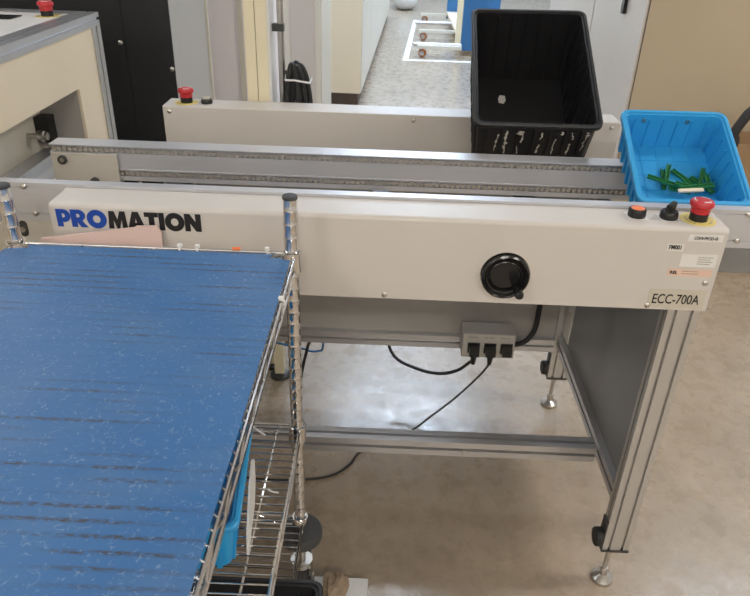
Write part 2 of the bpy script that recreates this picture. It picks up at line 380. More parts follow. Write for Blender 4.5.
# controls on the covers
def estop(par, x, y, z, face=0):
    """mushroom emergency stop: black collar, red head with white arrows, yellow disc"""
    b = B(); lathe(b, [(0.0168, 0.0008), (0.0168, 0.0145), (0.015, 0.0155), (0.0, 0.0155)], 24, (x, y, z))
    base = tag(mk('emergency_stop', b, 'black_plastic', par, smooth=True), 'red mushroom emergency stop on a yellow disc')
    b = B(); lathe(b, [(0.014, 0.0145), (0.0175, 0.016), (0.0178, 0.026), (0.0222, 0.030), (0.0225, 0.035), (0.020, 0.039), (0.012, 0.0413), (0.0, 0.0418)], 28, (x, y, z))
    head = mk('red_head', b, 'red', base, smooth=True)
    b = B()
    for a0 in (0.3, 0.3+2*PI/3, 0.3+4*PI/3):
        tube(b, [(x+0.0145*math.cos(a0+k*0.14), y+0.0145*math.sin(a0+k*0.14), z+0.0405) for k in range(9)], 0.0012, 5)
    mk('arrow_marks', b, 'white', base)
    b = B(); lathe(b, [(0.0, 0.0), (0.033, 0.0), (0.033, 0.0008), (0.0, 0.0008)], 36, (x, y, z)); mk('yellow_disc', b, 'yellow', base)
    for i, ch in enumerate('EMERGENCY STOP'):
        if ch == ' ': continue
        a = PI*1.30 - i*(2*PI*0.80/13)
        text_mesh('lettering', ch, 0.0065, 'ink_grey', base, Matrix.Translation((x, y, z+0.0011)) @ Matrix.Rotation(a-PI/2, 4, 'Z') @ Matrix.Translation((-0.002, 0.022, 0)), depth=0.0002)
    return base
def push(par, x, y, z, cap):
    b = B(); lathe(b, [(0.016, 0.0), (0.017, 0.002), (0.0165, 0.014), (0.0145, 0.0165), (0.013, 0.0165), (0.013, 0.013), (0.0, 0.013)], 28, (x, y, z))
    o = tag(mk('push_button', b, 'black_plastic', par, smooth=True), cap + ' round push button')
    b = B(); lathe(b, [(0.013, 0.013), (0.0128, 0.0165), (0.011, 0.0178), (0.0, 0.018)], 24, (x, y, z)); mk('button_cap', b, 'orange' if cap == 'orange' else 'steel', o, smooth=True)
    return o
def selector(par, x, y, z):
    b = B(); lathe(b, [(0.016, 0.0), (0.017, 0.002), (0.0165, 0.012), (0.014, 0.015), (0.0, 0.015)], 28, (x, y, z))
    o = tag(mk('selector_switch', b, 'black_plastic', par, smooth=True), 'black rotary selector switch')
    b = B(); extrude_poly(b, [(-0.013, 0.014), (0.013, 0.014), (0.016, 0.026), (0.0135, 0.031), (-0.009, 0.027)], -0.0045, 0.0045, 'y')
    bmesh.ops.rotate(b, verts=b.verts, cent=(0, 0, 0), matrix=Matrix.Rotation(0.75, 3, 'Z')); bmesh.ops.translate(b, verts=b.verts, vec=(x, y, z))
    mk('lever', b, 'black_plastic', o, bevel=0.001); return o
def seat_plate(par, x, y):
    mk('legend_plate', boxes((x-0.019, x+0.019, y-0.019, y+0.019, 1.0, 1.0006)), 'label_paper', par)
seat_plate(fc, 1.113, 0.050); seat_plate(fc, 1.173, 0.047)
push(fc, 1.113, 0.05, 1.0006, 'orange'); selector(fc, 1.173, 0.047, 1.0006); estop(fc, 1.2285, 0.0445, 1.0)
estop(rc, 0.056, 0.775, 1.0)
b = B(); lathe(b, [(0.016, 0), (0.0165, 0.008), (0.0145, 0.0115), (0.0, 0.0115)], 24, (0.113, 0.775, 1.0)); o = tag(mk('selector_switch', b, 'black_plastic', rc, smooth=True), 'black rotary switch with a pale top')
mk('lever', boxes((0.104, 0.122, 0.7715, 0.7785, 1.0115, 1.018)), 'cream_light', o, bevel=0.001)
# hand wheel
wc = (0.868, 0.0, 0.889)
b = B(); lathe(b, [(0.0, 0.0), (0.0455, 0.0), (0.0455, 0.006), (0.047, 0.009), (0.046, 0.013), (0.0425, 0.015), (0.0385, 0.0125), (0.037, 0.009), (0.0345, 0.008), (0.033, 0.010), (0.031, 0.011), (0.0295, 0.009), (0.028, 0.004), (0.0, 0.003)], 48, wc, (0, -1, 0))
hw = tag(mk('hand_wheel', b, 'black_gloss', conv, smooth=True), 'round black dished hand wheel')
b = B(); lathe(b, [(0.0465, 0.0), (0.0485, 0.0), (0.0485, 0.0035), (0.0465, 0.0035), (0.0465, 0.0)], 48, wc, (0, -1, 0)); mk('chrome_ring', b, 'chrome', hw, smooth=True)
b = B(); hx, hz = wc[0]+0.021, wc[2]-0.020
lathe(b, [(0.0, 0.004), (0.006, 0.004), (0.006, 0.016), (0.008, 0.019), (0.009, 0.035), (0.009, 0.046), (0.0065, 0.051), (0.0, 0.052)], 20, (hx, 0, hz), (0.06, -1, 0)); mk('crank_handle', b, 'black_gloss', hw, smooth=True)

# transport rails
XA, XB = -0.145, 1.417
RT = 1.006
def rail(name, yo, yi, zb=0.925):
    """yo = outer face, yi = inner face (chain side)"""
    s = 1 if yi > yo else -1
    p = [(yo, zb), (yo, 0.939), (yo+s*0.004, 0.939), (yo+s*0.004, 0.943), (yo, 0.943), (yo, 0.996), (yo+s*0.003, 0.996), (yo+s*0.003, 0.999), (yo, 0.999), (yo, RT),
         (yi, RT), (yi, 1.0035), (yi-s*0.016, 1.0035), (yi-s*0.016, 0.990), (yi, 0.990), (yi, 0.953), (yi+s*0.002, 0.953), (yi+s*0.002, 0.950), (yi-s*0.016, 0.950), (yi-s*0.016, 0.936), (yi, 0.936), (yi, zb)]
    bm = B(); extrude_poly(bm, p, XA, XB, 'x')
    return tag(mk(name, bm, 'alu_rail', conv), 'long aluminium transport rail with chain slots')
fr = rail('transport_rail', 0.087, 0.110); rr = rail('transport_rail', 0.385, 0.335)
def chain(par, y, z, x0, x1, s):
    """roller chain: rollers and alternating side plates, joined (a few pixels per link)"""
    bm = B(); p = 0.0122; n = int((x1-x0)/p)
    for k in range(n):
        x = x0 + k*p
        for yy, hl, hh in ((y+s*0.0048, 0.0042, 0.0050),):
            poly = [(x-hl, z-hh*0.5), (x-hl*0.6, z-hh), (x-hl*0.15, z-hh*0.7), (x+hl*0.15, z-hh*0.7), (x+hl*0.6, z-hh), (x+hl, z-hh*0.5), (x+hl, z+hh*0.5), (x+hl*0.6, z+hh), (x+hl*0.15, z+hh*0.7), (x-hl*0.15, z+hh*0.7), (x-hl*0.6, z+hh), (x-hl, z+hh*0.5)]
            extrude_poly(bm, poly, yy-0.0007, yy+0.0007, 'y')
        lathe(bm, [(0.0019, y-0.0058), (0.0019, y+0.0058)], 6, (x, 0, z), (0, 1, 0))
    o = mk('chain', bm, 'chain_steel', par); tag(o, 'steel roller chain', kind='stuff'); return o
chain(rr, 0.3375, 0.9968, XA+0.012, XB-0.012, -1); chain(rr, 0.3375, 0.943, 0.016, XB-0.012, -1)
chain(fr, 0.1072, 0.9968, XA+0.012, XB-0.012, 1); chain(fr, 0.1072, 0.943, 0.016, XB-0.012, 1)
ep = mk('end_plate', boxes((-0.138, 0.012, 0.322, 0.3285, 0.880, 0.9895)), 'plate_cream', rr, bevel=0.001)
bolt_b = B(); lathe(bolt_b, [(0.0105, 0.0), (0.0105, 0.0055), (0.009, 0.0065), (0.006, 0.0065), (0.0055, 0.003), (0.0, 0.003)], 20, axis=(0, -1, 0))
bolt0 = mk('sprocket_bolt', bolt_b, 'dark_steel', rr, smooth=True); bolt0.location = (-0.112, 0.322, 0.975)
share('sprocket_bolt', bolt0, rr, (-0.045, 0.322, 0.925))
hexb = B(); lathe(hexb, [(0.0055, 0.0), (0.0055, 0.0035), (0.0, 0.0035)], 6, axis=(0, -1, 0)); hb0 = mk('bolt_head', hexb, 'steel', rr); hb0.location = (-0.112, 0.319, 0.975)
mk('end_block', boxes((-0.138, 0.012, 0.3285, 0.345, 0.885, 0.925)), 'alu', rr)
# brackets below the front rail ends
for x0, x1 in ((-0.145, -0.002), (1.276, 1.417)):
    br = mk('end_bracket', boxes((x0, x1, 0.090, 0.096, 0.868, 0.925)), 'plate_cream' if x0 < 0 else 'side_panel_grey', fr)
    if x0 > 0: continue
    xm = -0.108 if x0 < 0 else 1.372
    b = B(); extrude_poly(b, arc(xm, 0.914, 0.0085, 0.0085, 0, PI, 8)+arc(xm, 0.896, 0.0085, 0.0085, PI, 2*PI, 8), 0.0885, 0.0902, 'y'); mk('slot_hole', b, 'dark_steel', br)
    b = B(); lathe(b, [(0.006, 0), (0.006, 0.006), (0.0, 0.006)], 12, (xm, 0.0885, 0.905), (0, -1, 0)); mk('bolt_head', b, 'steel', br)
for x, z in ((-0.087, 0.9975), (-0.075, 0.941), (1.345, 0.9975), (1.338, 0.941)): share('rail_screw', sc0, fr, (x, 0.087, z))
# cross ties hidden under the rails
for x in (0.10, 0.62, 0.985):
    mk('cross_tie', boxes((x-0.02, x+0.02, 0.110, YR, 0.850, 0.880)), 'dark_steel', conv)

# frame
def leg(x0, y0):
    cx, cy = x0+0.032, y0+0.016
    bm = B(); extrude_poly(bm, slot_poly(cx, cy, 0.064, 0.032, [-0.016, 0.016], [0.0], 0.0065, 0.008), 0.125, 0.99, 'z')
    lg = tag(mk('leg', bm, 'alu_leg', conv), 'slotted aluminium profile leg')
    mk('end_plate', boxes((x0-0.002, x0+0.066, y0-0.002, y0+0.034, 0.118, 0.125)), 'dark_steel', lg)
    fx = cx-0.006
    b = B(); lathe(b, [(0.0065, 0.02), (0.0065, 0.118)], 14, (fx, cy, 0)); lathe(b, [(0.011, 0.106), (0.011, 0.117)], 6, (fx, cy, 0)); lathe(b, [(0.0105, 0.034), (0.0105, 0.045)], 6, (fx, cy, 0))
    lathe(b, [(0.027, 0.0), (0.0285, 0.004), (0.0275, 0.010), (0.020, 0.016), (0.010, 0.022), (0.009, 0.033), (0.0, 0.033)], 28, (fx, cy, 0)); mk('levelling_foot', b, 'steel', lg, smooth=True)
    s = -1 if x0 > 0.5 else 1; xi = x0 if s < 0 else x0+0.064
    b = boxes((min(xi, xi+s*0.004), max(xi, xi+s*0.004), cy-0.016, cy+0.016, 0.130, 0.215))
    mk('caster_bracket', b, 'grey_rubber', lg, bevel=0.002)
    b = B(); lathe(b, [(0.008, 0.004), (0.021, 0.004), (0.024, 0.007), (0.024, 0.020), (0.021, 0.023), (0.008, 0.023)], 24, (xi, cy-0.004, 0.158), (s, 0, 0)); mk('caster_wheel', b, 'black_rubber', lg, smooth=True)
    return lg
for x0 in (0.0005, 1.2075):
    for y0 in (0.0125, 0.737): leg(x0+0.003 if x0 < 0.5 else x0-0.003, y0)
def bar(name, axis, a0, a1, cu, cv, m='alu', size=0.045):
    bm = B(); extrude_poly(bm, slot_poly(cu, cv, size, size, [0.0], [0.0], 0.009, 0.012), a0, a1, axis); return mk(name, bm, m, conv)
bar('cross_rail', 'x', 0.0675, 1.2045, 0.2125, 0.2725); bar('rear_rail', 'x', 0.0675, 1.2045, 0.7525, 0.2555)
o = share('rail_screw', sc0, conv, (0.86, 0.19, 0.268))
for xc in (0.0355, 1.2365): bar('side_rail', 'y', 0.0445, 0.737, xc, 0.2725)
for xc in (0.0355, 1.2365): mk('side_panel', boxes((xc-0.004, xc+0.004, 0.0445, 0.737, 0.295, 0.835)), 'side_panel_grey', conv)
mk('rear_panel', boxes((0.0675, 1.2045, 0.750, 0.754, 0.278, 0.985)), 'panel_grey', conv)
fl = mk('panel_flange', boxes((1.2285, 1.2325, 0.675, 0.737, 0.30, 0.84)), 'plate_cream', conv)
for z in (0.40, 0.60): share('flange_bolt', sc0, fl, (1.2285, 0.705, z), (0, 0, PI/2-PI))
for x, z in ((1.00, 0.40), (1.10, 0.42), (1.14, 0.345), (1.17, 0.36), (1.135, 0.44)): share('rivet', sc0, conv, (x, 0.750, z)).scale = (0.5, 0.5, 0.5)
# power box on the rear rail
pb = tag(mk('power_box', boxes((0.894, 1.060, 0.660, 0.729, 0.249, 0.337)), 'panel_grey', conv, bevel=0.002), 'beige power socket box')
mk('front_plate', boxes((0.896, 1.058, 0.6585, 0.660, 0.251, 0.335)), 'plate_cream', pb)
for tx, x in (('POWER', 0.912), ('UP LINE', 0.962), ('DOWN LINE', 1.012)): text_mesh('lettering', tx, 0.007, 'ink_grey', pb, front_place(x, -0.0004+0.6585, 0.322), width=0.03)
for x in (0.930, 0.982, 1.034): mk('socket', boxes((x-0.019, x+0.019, 0.6535, 0.6585, 0.268, 0.304)), 'black_plastic', pb, bevel=0.001)
mk('socket_cap', boxes((1.019, 1.049, 0.630, 0.6535, 0.271, 0.301)), 'black_plastic', pb, bevel=0.003)
b = B(); tube(b, smooth_path([(1.06, 0.715, 0.270), (1.08, 0.715, 0.268), (1.108, 0.715, 0.285), (1.128, 0.715, 0.325), (1.132, 0.715, 0.40), (1.132, 0.715, 0.60)]), 0.0085, 10); mk('conduit', b, 'black_rubber', pb, smooth=True)

# power cables
def cable(name, label, pts, r, m='black_rubber', plug=None):
    e = empty(name, pts[0], label, 'cable'); b = B(); tube(b, smooth_path(pts), r, 8); mk('cord', b, m, e, smooth=True)
    if plug:
        x, y, z = plug
        p = mk('plug', boxes((x-0.015, x+0.015, y-0.028, y, z-0.013, z+0.013)), 'black_plastic', e, bevel=0.003)
        b = B(); tube(b, [(x, y-0.016, z-0.012), (x, y-0.018, z-0.028), (x, y-0.018, z-0.045)], [0.011, 0.009, 0.0065], 12); mk('strain_relief', b, 'black_plastic', p, smooth=True)
    return e
def P(u, v, y): return tuple(atY(u, v, y))
def F(u, v, r): q = atZ(u, v, r); return (q.x, q.y, r)
cable('power_cable', 'thick black power cord sagging left from the beige socket box', [(0.930, 0.634, 0.242), P(470, 362, 0.65), P(458, 370, 0.67), P(440, 373.5, 0.70), P(418, 369, 0.75), P(394, 356, 0.79), (0.62, 0.80, 0.275), (0.48, 0.80, 0.27), (0.40, 0.80, 0.21), (0.372, 0.81, 0.12), (0.352, 0.83, 0.02), (0.345, 0.90, 0.007), (0.30, 1.05, 0.007), (0.15, 1.15, 0.007)], 0.0055, plug=(0.930, 0.652, 0.285))
cable('signal_cable', 'thin black cord hanging from the socket box down to the floor under the conveyor', [(0.982, 0.634, 0.242), P(480, 375, 0.63), P(455, 398, 0.61), P(430, 417, 0.60), F(412, 430, 0.012), F(385, 442, 0.004), F(360, 452, 0.004), F(350, 464, 0.004), F(335, 474, 0.004), F(315, 478.5, 0.004), F(285, 480, 0.004), F(250, 478, 0.004), (0.0, 0.36, 0.004)], 0.0036, plug=(0.982, 0.652, 0.285))
cable('air_hose', 'short blue air hose under the back rail of the conveyor', [(0.10, 0.825, 0.20), P(300, 348, 0.825), P(310, 351, 0.825), P(318, 351, 0.825), P(323, 346, 0.825), (0.43, 0.825, 0.30)], 0.004, 'cart_blue')

# ------------------------------------------------------------------ bins
def rrect(w, l, r, n=4):
    pts = []
    for cx, cy, a in ((w/2-r, -l/2+r, -PI/2), (w/2-r, l/2-r, 0), (-w/2+r, l/2-r, PI/2), (-w/2+r, -l/2+r, PI)):
        pts += [(cx+r*math.cos(a+PI/2*k/n), cy+r*math.sin(a+PI/2*k/n)) for k in range(n+1)]
    return pts
def bridge(bm, loops):
    R = [[bm.verts.new((x, y, z)) for x, y in rrect(w, l, r)] for w, l, r, z in loops]
    for a, b_ in zip(R, R[1:]):
        n = len(a)
        for k in range(n): bm.faces.new((a[k], a[(k+1) % n], b_[(k+1) % n], b_[k]))
    return R
def make_bin(name, label, w, l, h, m, M4, taper=0.012, rib=0.03, group=None, lip=0.010, grid=True):
    e = empty(name, (0, 0, 0), label, 'bin', group); e.matrix_world = M4
    wt, lt = w-2*lip, l-2*lip; t = 0.0032
    bm = B()
    R = bridge(bm, [(wt-2*taper, lt-2*taper, 0.014, 0.0), (wt, lt, 0.016, h-0.004), (wt-2*t, lt-2*t, 0.014, h-0.004), (wt-2*taper-2*t, lt-2*taper-2*t, 0.012, t)])
    bm.faces.new(R[0][::-1]); bm.faces.new(R[-1])
    # vertical ribs, outside and inside
    def wallpt(side, s, z, off):
        k = taper*(1-z/h)
        if side in (0, 2):
            y = (lt/2-k+off)*(1 if side == 2 else -1); return (s, y, z)
        x = (wt/2-k+off)*(1 if side == 1 else -1); return (x, s, z)
    for side in range(4):
        span = (wt if side in (0, 2) else lt) - 2*taper - 0.035
        n = max(2, int(span/rib)); st = span/n
        for i in range(n+1):
            s0 = -span/2 + i*st
            for o0, o1, hw, z0, z1 in ((-0.0005, 0.0055, 0.0045, 0.0, h-0.010), (-t+0.0005, -t-0.0030, 0.0016, t, h-0.016)):
                vs = [bm.verts.new(wallpt(side, s0+d, z, o)) for z in (z0, z1) for o in (o0, o1) for d in (-hw, hw)]
                for q in ((0,2,3,1), (4,5,7,6), (0,1,5,4), (2,6,7,3), (0,4,6,2), (1,3,7,5)): bm.faces.new([vs[j] for j in q])
    if grid:
        fw, flh = wt-2*taper-2*t, lt-2*taper-2*t
        n = max(2, int(fw/rib)); 
        for i in range(1, n): x = -fw/2+fw*i/n; box(bm, x-0.0008, x+0.0008, -flh/2, flh/2, t-0.0005, t+0.0010)
        n = max(2, int(flh/(rib*1.4)))
        for i in range(1, n): y = -flh/2+flh*i/n; box(bm, -fw/2, fw/2, y-0.0008, y+0.0008, t-0.0005, t+0.0010)
    mk('body', bm, m, e, world=False, smooth=True)
    bm = B()
    R = bridge(bm, [(wt, lt, 0.016, h-0.013), (w-0.003, l-0.003, 0.02, h-0.013), (w, l, 0.021, h-0.011), (w, l, 0.021, h-0.002), (w-0.004, l-0.004, 0.02, h), (w-0.015, l-0.015, 0.017, h), (w-0.018, l-0.018, 0.016, h-0.004), (wt-2*t-0.0005, lt-2*t-0.0005, 0.0135, h-0.006), (wt-2*t-0.0005, lt-2*t-0.0005, 0.0135, h-0.013)])
    n = len(R[0])
    for k in range(n): bm.faces.new((R[-1][k], R[-1][(k+1) % n], R[0][(k+1) % n], R[0][k]))
    mk('rim', bm, m, e, world=False, smooth=True)
    return e
def pose(c, yaw, tilt, roll, h):
    R = Matrix.Rotation(yaw, 4, 'Z') @ Matrix.Rotation(tilt, 4, 'X') @ Matrix.Rotation(roll, 4, 'Y')
    return Matrix.Translation(Vector(c) - h*(R @ Vector((0, 0, 1)))) @ R
MB = pose((0.983, 0.594, 1.174), -0.028, 0.492, -0.020, 0.2130)
bb = make_bin('plastic_bin', 'large empty black plastic bin tipped towards us behind the chain rail', 0.300, 0.435, 0.2130, 'black_bin', MB, rib=0.036, grid=False)
# torn white label remains on the front of the black bin
random.seed(3)
def flake(x, z, wd, ht):
    fb = B()
    n = 14; k0 = 0.012; cl, cr, x_ = [], [], x
    for i in range(n):
        x_ += random.uniform(-0.0016, 0.0016); h_ = wd*random.uniform(0.12, 1.0)*(0.3 if i in (0, n-1) else 1.0)
        cl.append((x_-h_*random.uniform(0.4, 1), z+ht*i/(n-1))); cr.append((x_+h_*random.uniform(0.4, 1), z+ht*i/(n-1)))
    pts = cl + cr[::-1]
    def Q(p, off): return (p[0], -((0.435-0.02)/2 - k0*(1-p[1]/0.2155) + off), p[1])
    A = [fb.verts.new(Q(p, 0.0058)) for p in pts]; C = [fb.verts.new(Q(p, 0.0063)) for p in pts]; m = len(pts)
    for i in range(m): fb.faces.new((A[i], A[(i+1) % m], C[(i+1) % m], C[i]))
    fb.faces.new(A[::-1]); fb.faces.new(C)
    mk('label_scrap', fb, 'label_cream', bb, world=False)
for x, z, wd, ht in ((-0.091, 0.118, 0.0035, 0.060), (-0.068, 0.112, 0.0060, 0.078), (-0.030, 0.150, 0.0050, 0.040), (-0.036, 0.176, 0.0095, 0.014), (-0.034, 0.112, 0.0030, 0.026), (0.010, 0.116, 0.0040, 0.030), (0.014, 0.164, 0.0045, 0.022),
                     (0.046, 0.112, 0.0030, 0.055), (0.060, 0.180, 0.0075, 0.012), (0.082, 0.114, 0.0045, 0.038), (0.086, 0.166, 0.0040, 0.024), (0.114, 0.128, 0.0030, 0.050), (0.119, 0.174, 0.0080, 0.018)):
    flake(x, z, wd, ht)
sp = B(); vs = [(-0.010, -0.012), (0.004, -0.016), (0.010, -0.002), (0.008, 0.016), (-0.006, 0.018), (-0.011, 0.004)]
extrude_poly(sp, vs, 0.0034, 0.0046, 'z'); MBI = MB.inverted(); _o = MBI @ CP; _e = MBI.to_3x3() @ ray(502, 100); _q = _o + _e*((0.004-_o.z)/_e.z)
bmesh.ops.translate(sp, verts=sp.verts, vec=(_q.x, _q.y, 0.0008))
mk('paper_scrap', sp, 'label_paper', bb, world=False)

BH = 0.0905
MU = pose((1.257, 0.242, 1.066), -0.0313, 0.4626, -0.0186, BH)
ub = make_bin('plastic_bin', 'light blue plastic bin of green strips on the conveyor rails', 0.23, 0.276, BH, 'blue_bin', MU, taper=0.010, rib=0.031)
b = B()
for x in (-0.06, 0.035):
    lathe(b, [(0.0055, 0.0), (0.0055, 0.002), (0.0025, 0.003), (0.0, 0.003)], 14, (x, 0.276/2-0.010-0.0045, 0.071), (0, -1, 0))
mk('rivet', b, 'steel', ub, world=False)
# green strips, each its own thing, lying at the low front of the bin
MUI = MU.inverted()
def on_bin(u, v, z):
    o = MUI @ CP; d = MUI.to_3x3() @ ray(u, v); return o + d*((z-o.z)/d.z)
strips = [((647, 177), (679, 187.5), 0.020), ((662, 170), (663.5, 190), 0.006), ((668.7, 165), (665, 186), 0.013), ((671.5, 171), (693, 186), 0.006), ((703, 168.6), (698.5, 189), 0.020), ((690, 178), (713, 194), 0.013),
          ((703, 174), (711, 190), 0.006), ((675, 184), (700, 191), 0.034), ((706, 175), (709, 192), 0.027), ((680, 190), (714, 186), 0.041), ((683, 180), (697, 193), 0.027), ((668, 189), (690, 193), 0.013)]
b = B(); extrude_poly(b, [(-0.0045, 0), (0.0045, 0), (0.0045, 0.0062), (0.0033, 0.0062), (0.0033, 0.0012), (-0.0033, 0.0012), (-0.0033, 0.0062), (-0.0045, 0.0062)], -0.5, 0.5, 'x')
st0 = bpy.data.meshes.new('green_strip'); bmesh.ops.recalc_face_normals(b, faces=b.faces); b.to_mesh(st0); b.free(); st0.materials.append(MATS['green'])
for i, (p, q, z) in enumerate(strips):
    a, c = on_bin(*p, z), on_bin(*q, z); d = c-a; ln = min(d.length, 0.10)
    lim = 0.276/2-0.0245; m_ = (a+c)/2
    for v_ in (a, c):
        if v_.y < -lim: m_.y += (-lim-v_.y)
    o = bpy.data.objects.new('green_strip', st0); COL.objects.link(o)
    o.matrix_world = MU @ Matrix.Translation((m_.x, m_.y, z)) @ Matrix.Rotation(math.atan2(d.y, d.x), 4, 'Z') @ Matrix.Diagonal((ln, 1, 1, 1))
    tag(o, 'thin dark green channel strip in the pile inside the blue bin', 'strip', 'green strips in the blue bin')
a, c = on_bin(678, 191.5, 0.048), on_bin(703, 190.5, 0.048); d = c-a
b = B(); box(b, -0.5, 0.5, -0.004, 0.004, 0, 0.004)
me = bpy.data.meshes.new('tan_strip'); bmesh.ops.recalc_face_normals(b, faces=b.faces); b.to_mesh(me); b.free(); me.materials.append(MATS['cream'])
o = bpy.data.objects.new('tan_strip', me); COL.objects.link(o)
o.matrix_world = MU @ Matrix.Translation((a+c)/2) @ Matrix.Rotation(math.atan2(d.y, d.x), 4, 'Z') @ Matrix.Diagonal((d.length, 1, 1, 1))
tag(o, 'flat tan strip on top of the green strips in the blue bin', 'strip')

# ------------------------------------------------------------------ wire rack
RX0, RX1, RY0, RY1 = -0.035, 0.466, -0.975, -0.075
rack = empty('wire_rack', ((RX0+RX1)/2, (RY0+RY1)/2, 0), 'chrome wire shelf rack on casters in front of the conveyor', 'rack')
def post(x, y):
    prof = [(0.0, 0.235), (0.0127, 0.235)]; z = 0.25
    while z < 1.055:
        prof += [(0.0127, z-0.0007), (0.0130, z), (0.0127, z+0.0007)]; z += 0.0254
    prof += [(0.0127, 1.060), (0.0, 1.060)]
    b = B(); lathe(b, prof, 20, (x, y, 0)); p = tag(mk('post', b, 'chrome', rack, smooth=True), 'grooved chrome post')
    b = B(); lathe(b, [(0.0133, 1.058), (0.0137, 1.060), (0.0135, 1.0635), (0.011, 1.065), (0.0, 1.065)], 20, (x, y, 0)); mk('cap', b, 'grey_rubber', p, smooth=True)
    b = B(); lathe(b, [(0.016, 0.222), (0.045, 0.222), (0.050, 0.228), (0.050, 0.246), (0.046, 0.252), (0.016, 0.252), (0.016, 0.222)], 28, (x, y, 0)); mk('bumper', b, 'grey_rubber', p, smooth=True)
    wy = y + 0.028
    b = B(); lathe(b, [(0.010, 0.15), (0.010, 0.24)], 14, (x, y, 0)); lathe(b, [(0.026, 0.138), (0.026, 0.150)], 20, (x, y, 0))
    for s in (-1, 1):
        extrude_poly(b, [(y-0.022, 0.14), (y+0.026, 0.14), (wy+0.014, 0.06), (wy+0.008, 0.05), (wy-0.008, 0.05), (wy-0.014, 0.06)], x+s*0.021-0.0015, x+s*0.021+0.0015, 'x')
    lathe(b, [(0.005, -0.026), (0.005, 0.026)], 10, (x, wy, 0.0625), (1, 0, 0)); mk('caster_fork', b, 'steel', p, smooth=True)
    b = B(); lathe(b, [(0.006, -0.013), (0.045, -0.014), (0.050, -0.016), (0.0625, -0.012), (0.0625, 0.012), (0.050, 0.016), (0.045, 0.014), (0.006, 0.013)], 28, (x, wy, 0.0625), (1, 0, 0)); mk('caster_wheel', b, 'grey_rubber', p, smooth=True)
for x in (RX0, RX1):
    for y in (RY0, RY1): post(x, y)
def shelf(z):
    b = B(); zb = z-0.026; o = 0.006
    c4 = [(RX0-o, RY0-o), (RX1+o, RY0-o), (RX1+o, RY1+o), (RX0-o, RY1+o)]
    for i in range(4):
        p, q = Vector(c4[i]), Vector(c4[(i+1) % 4]); d = (q-p).normalized(); p2, q2 = p+d*0.02, q-d*0.02
        for zz in (z, zb): tube(b, [(p2.x, p2.y, zz), (q2.x, q2.y, zz)], 0.0032, 8)
        n = int((q2-p2).length/0.040); pts = []
        for k in range(n+1):
            r = p2 + (q2-p2)*(k/n); pts.append((r.x, r.y, z-0.001 if k % 2 == 0 else zb+0.001))
        tube(b, pts, 0.0020, 6)
    sh = tag(mk('shelf', b, 'chrome', rack, smooth=True), 'chrome wire shelf with zigzag edges')
    b = B(); tube(b, [(RX0-o+0.002, 0, 0), (RX1+o-0.002, 0, 0)], 0.0016, 6); w0 = mk('cross_wire', b, 'chrome', sh, smooth=True)
    y = -PITCHW*4 - PITCHW/2 + PITCHW; first = True
    ys = []
    y = -0.5*PITCHW
    while y > RY0+0.01:
        if y < RY1-0.002: ys.append(y)
        y -= PITCHW
    w0.location = (0, ys[0], z+0.0032)
    for y in ys[1:]: share('cross_wire', w0, sh, (0, y, z+0.0032))
    rod = None
    for x in (RX0+0.12, (RX0+RX1)/2, RX1-0.04):
        if rod is None:
            b = B(); tube(b, [(0, RY0-o, 0), (0, RY1+o, 0)], 0.0024, 6); rod = mk('support_rod', b, 'chrome', sh, smooth=True); rod.location = (x, 0, z-0.0008)
        else: share('support_rod', rod, sh, (x, 0, z-0.0008))
    col = None
    for x in (RX0, RX1):
        for y in (RY0, RY1):
            if col is None:
                b = B(); lathe(b, [(0.0135, -0.03), (0.0195, -0.03), (0.0175, 0.006), (0.0135, 0.006), (0.0135, -0.03)], 24); col = mk('collar', b, 'chrome', sh, smooth=True); col.location = (x, y, z)
            else: share('collar', col, sh, (x, y, z))
    return sh
ZT, ZM, ZL = 0.950, 0.550, 0.285
for z in (ZT, ZM, ZL): shelf(z)

# blue mat on the top shelf (notched round the corner posts, faintly ridged over the wires)
bm = B(); x0, x1, y0, y1 = RX0-0.001, RX1+0.0025, RY0+0.01, RY1-0.017
nx = 24; ny = 120; NOT = 0.036
xs = [x0+(x1-x0)*i/nx for i in range(nx+1)]; ys = [y0+(y1-y0)*j/ny for j in range(ny+1)]
def hz(x, y):
    return ZT+0.0048 + 0.0012 + 0.00012*math.cos(2*PI*(y/PITCHW+0.5)) + 0.0009*math.sin(6*x+4*y)*math.sin(5*y)
V = {}
def inside(i, j):
    cx, cy = (xs[i]+xs[i+1])/2, (ys[j]+ys[j+1])/2
    for px in (RX0, RX1):
        for py in (RY0, RY1):
            if math.hypot(cx-px, cy-py) < NOT+0.006: return False
    return True
def vert(i, j, top):
    k = (i, j, top)
    if k not in V:
        x, y = xs[i], ys[j]
        for px in (RX0, RX1):
            for py in (RY0, RY1):
                d = math.hypot(x-px, y-py)
                if d < NOT+0.014 and d > 1e-6:
                    near = any(not inside(a, c) for a in (i-1, i) for c in (j-1, j) if 0 <= a < nx and 0 <= c < ny)
                    if near and 0 < i < nx and 0 < j < ny: x, y = px+(x-px)/d*NOT, py+(y-py)/d*NOT
        V[k] = bm.verts.new((x, y, hz(x, y) + (0.0024 if top else 0.0)))
    return V[k]
cells = {(i, j) for i in range(nx) for j in range(ny) if inside(i, j)}
for i, j in cells:
    bm.faces.new((vert(i, j, 1), vert(i+1, j, 1), vert(i+1, j+1, 1), vert(i, j+1, 1)))
    bm.faces.new((vert(i, j, 0), vert(i, j+1, 0), vert(i+1, j+1, 0), vert(i+1, j, 0)))
    for di, dj, a, c in ((-1, 0, (i, j+1), (i, j)), (1, 0, (i+1, j), (i+1, j+1)), (0, -1, (i, j), (i+1, j)), (0, 1, (i+1, j+1), (i, j+1))):
        if (i+di, j+dj) not in cells: bm.faces.new((vert(*a, 1), vert(*a, 0), vert(*c, 0), vert(*c, 1)))
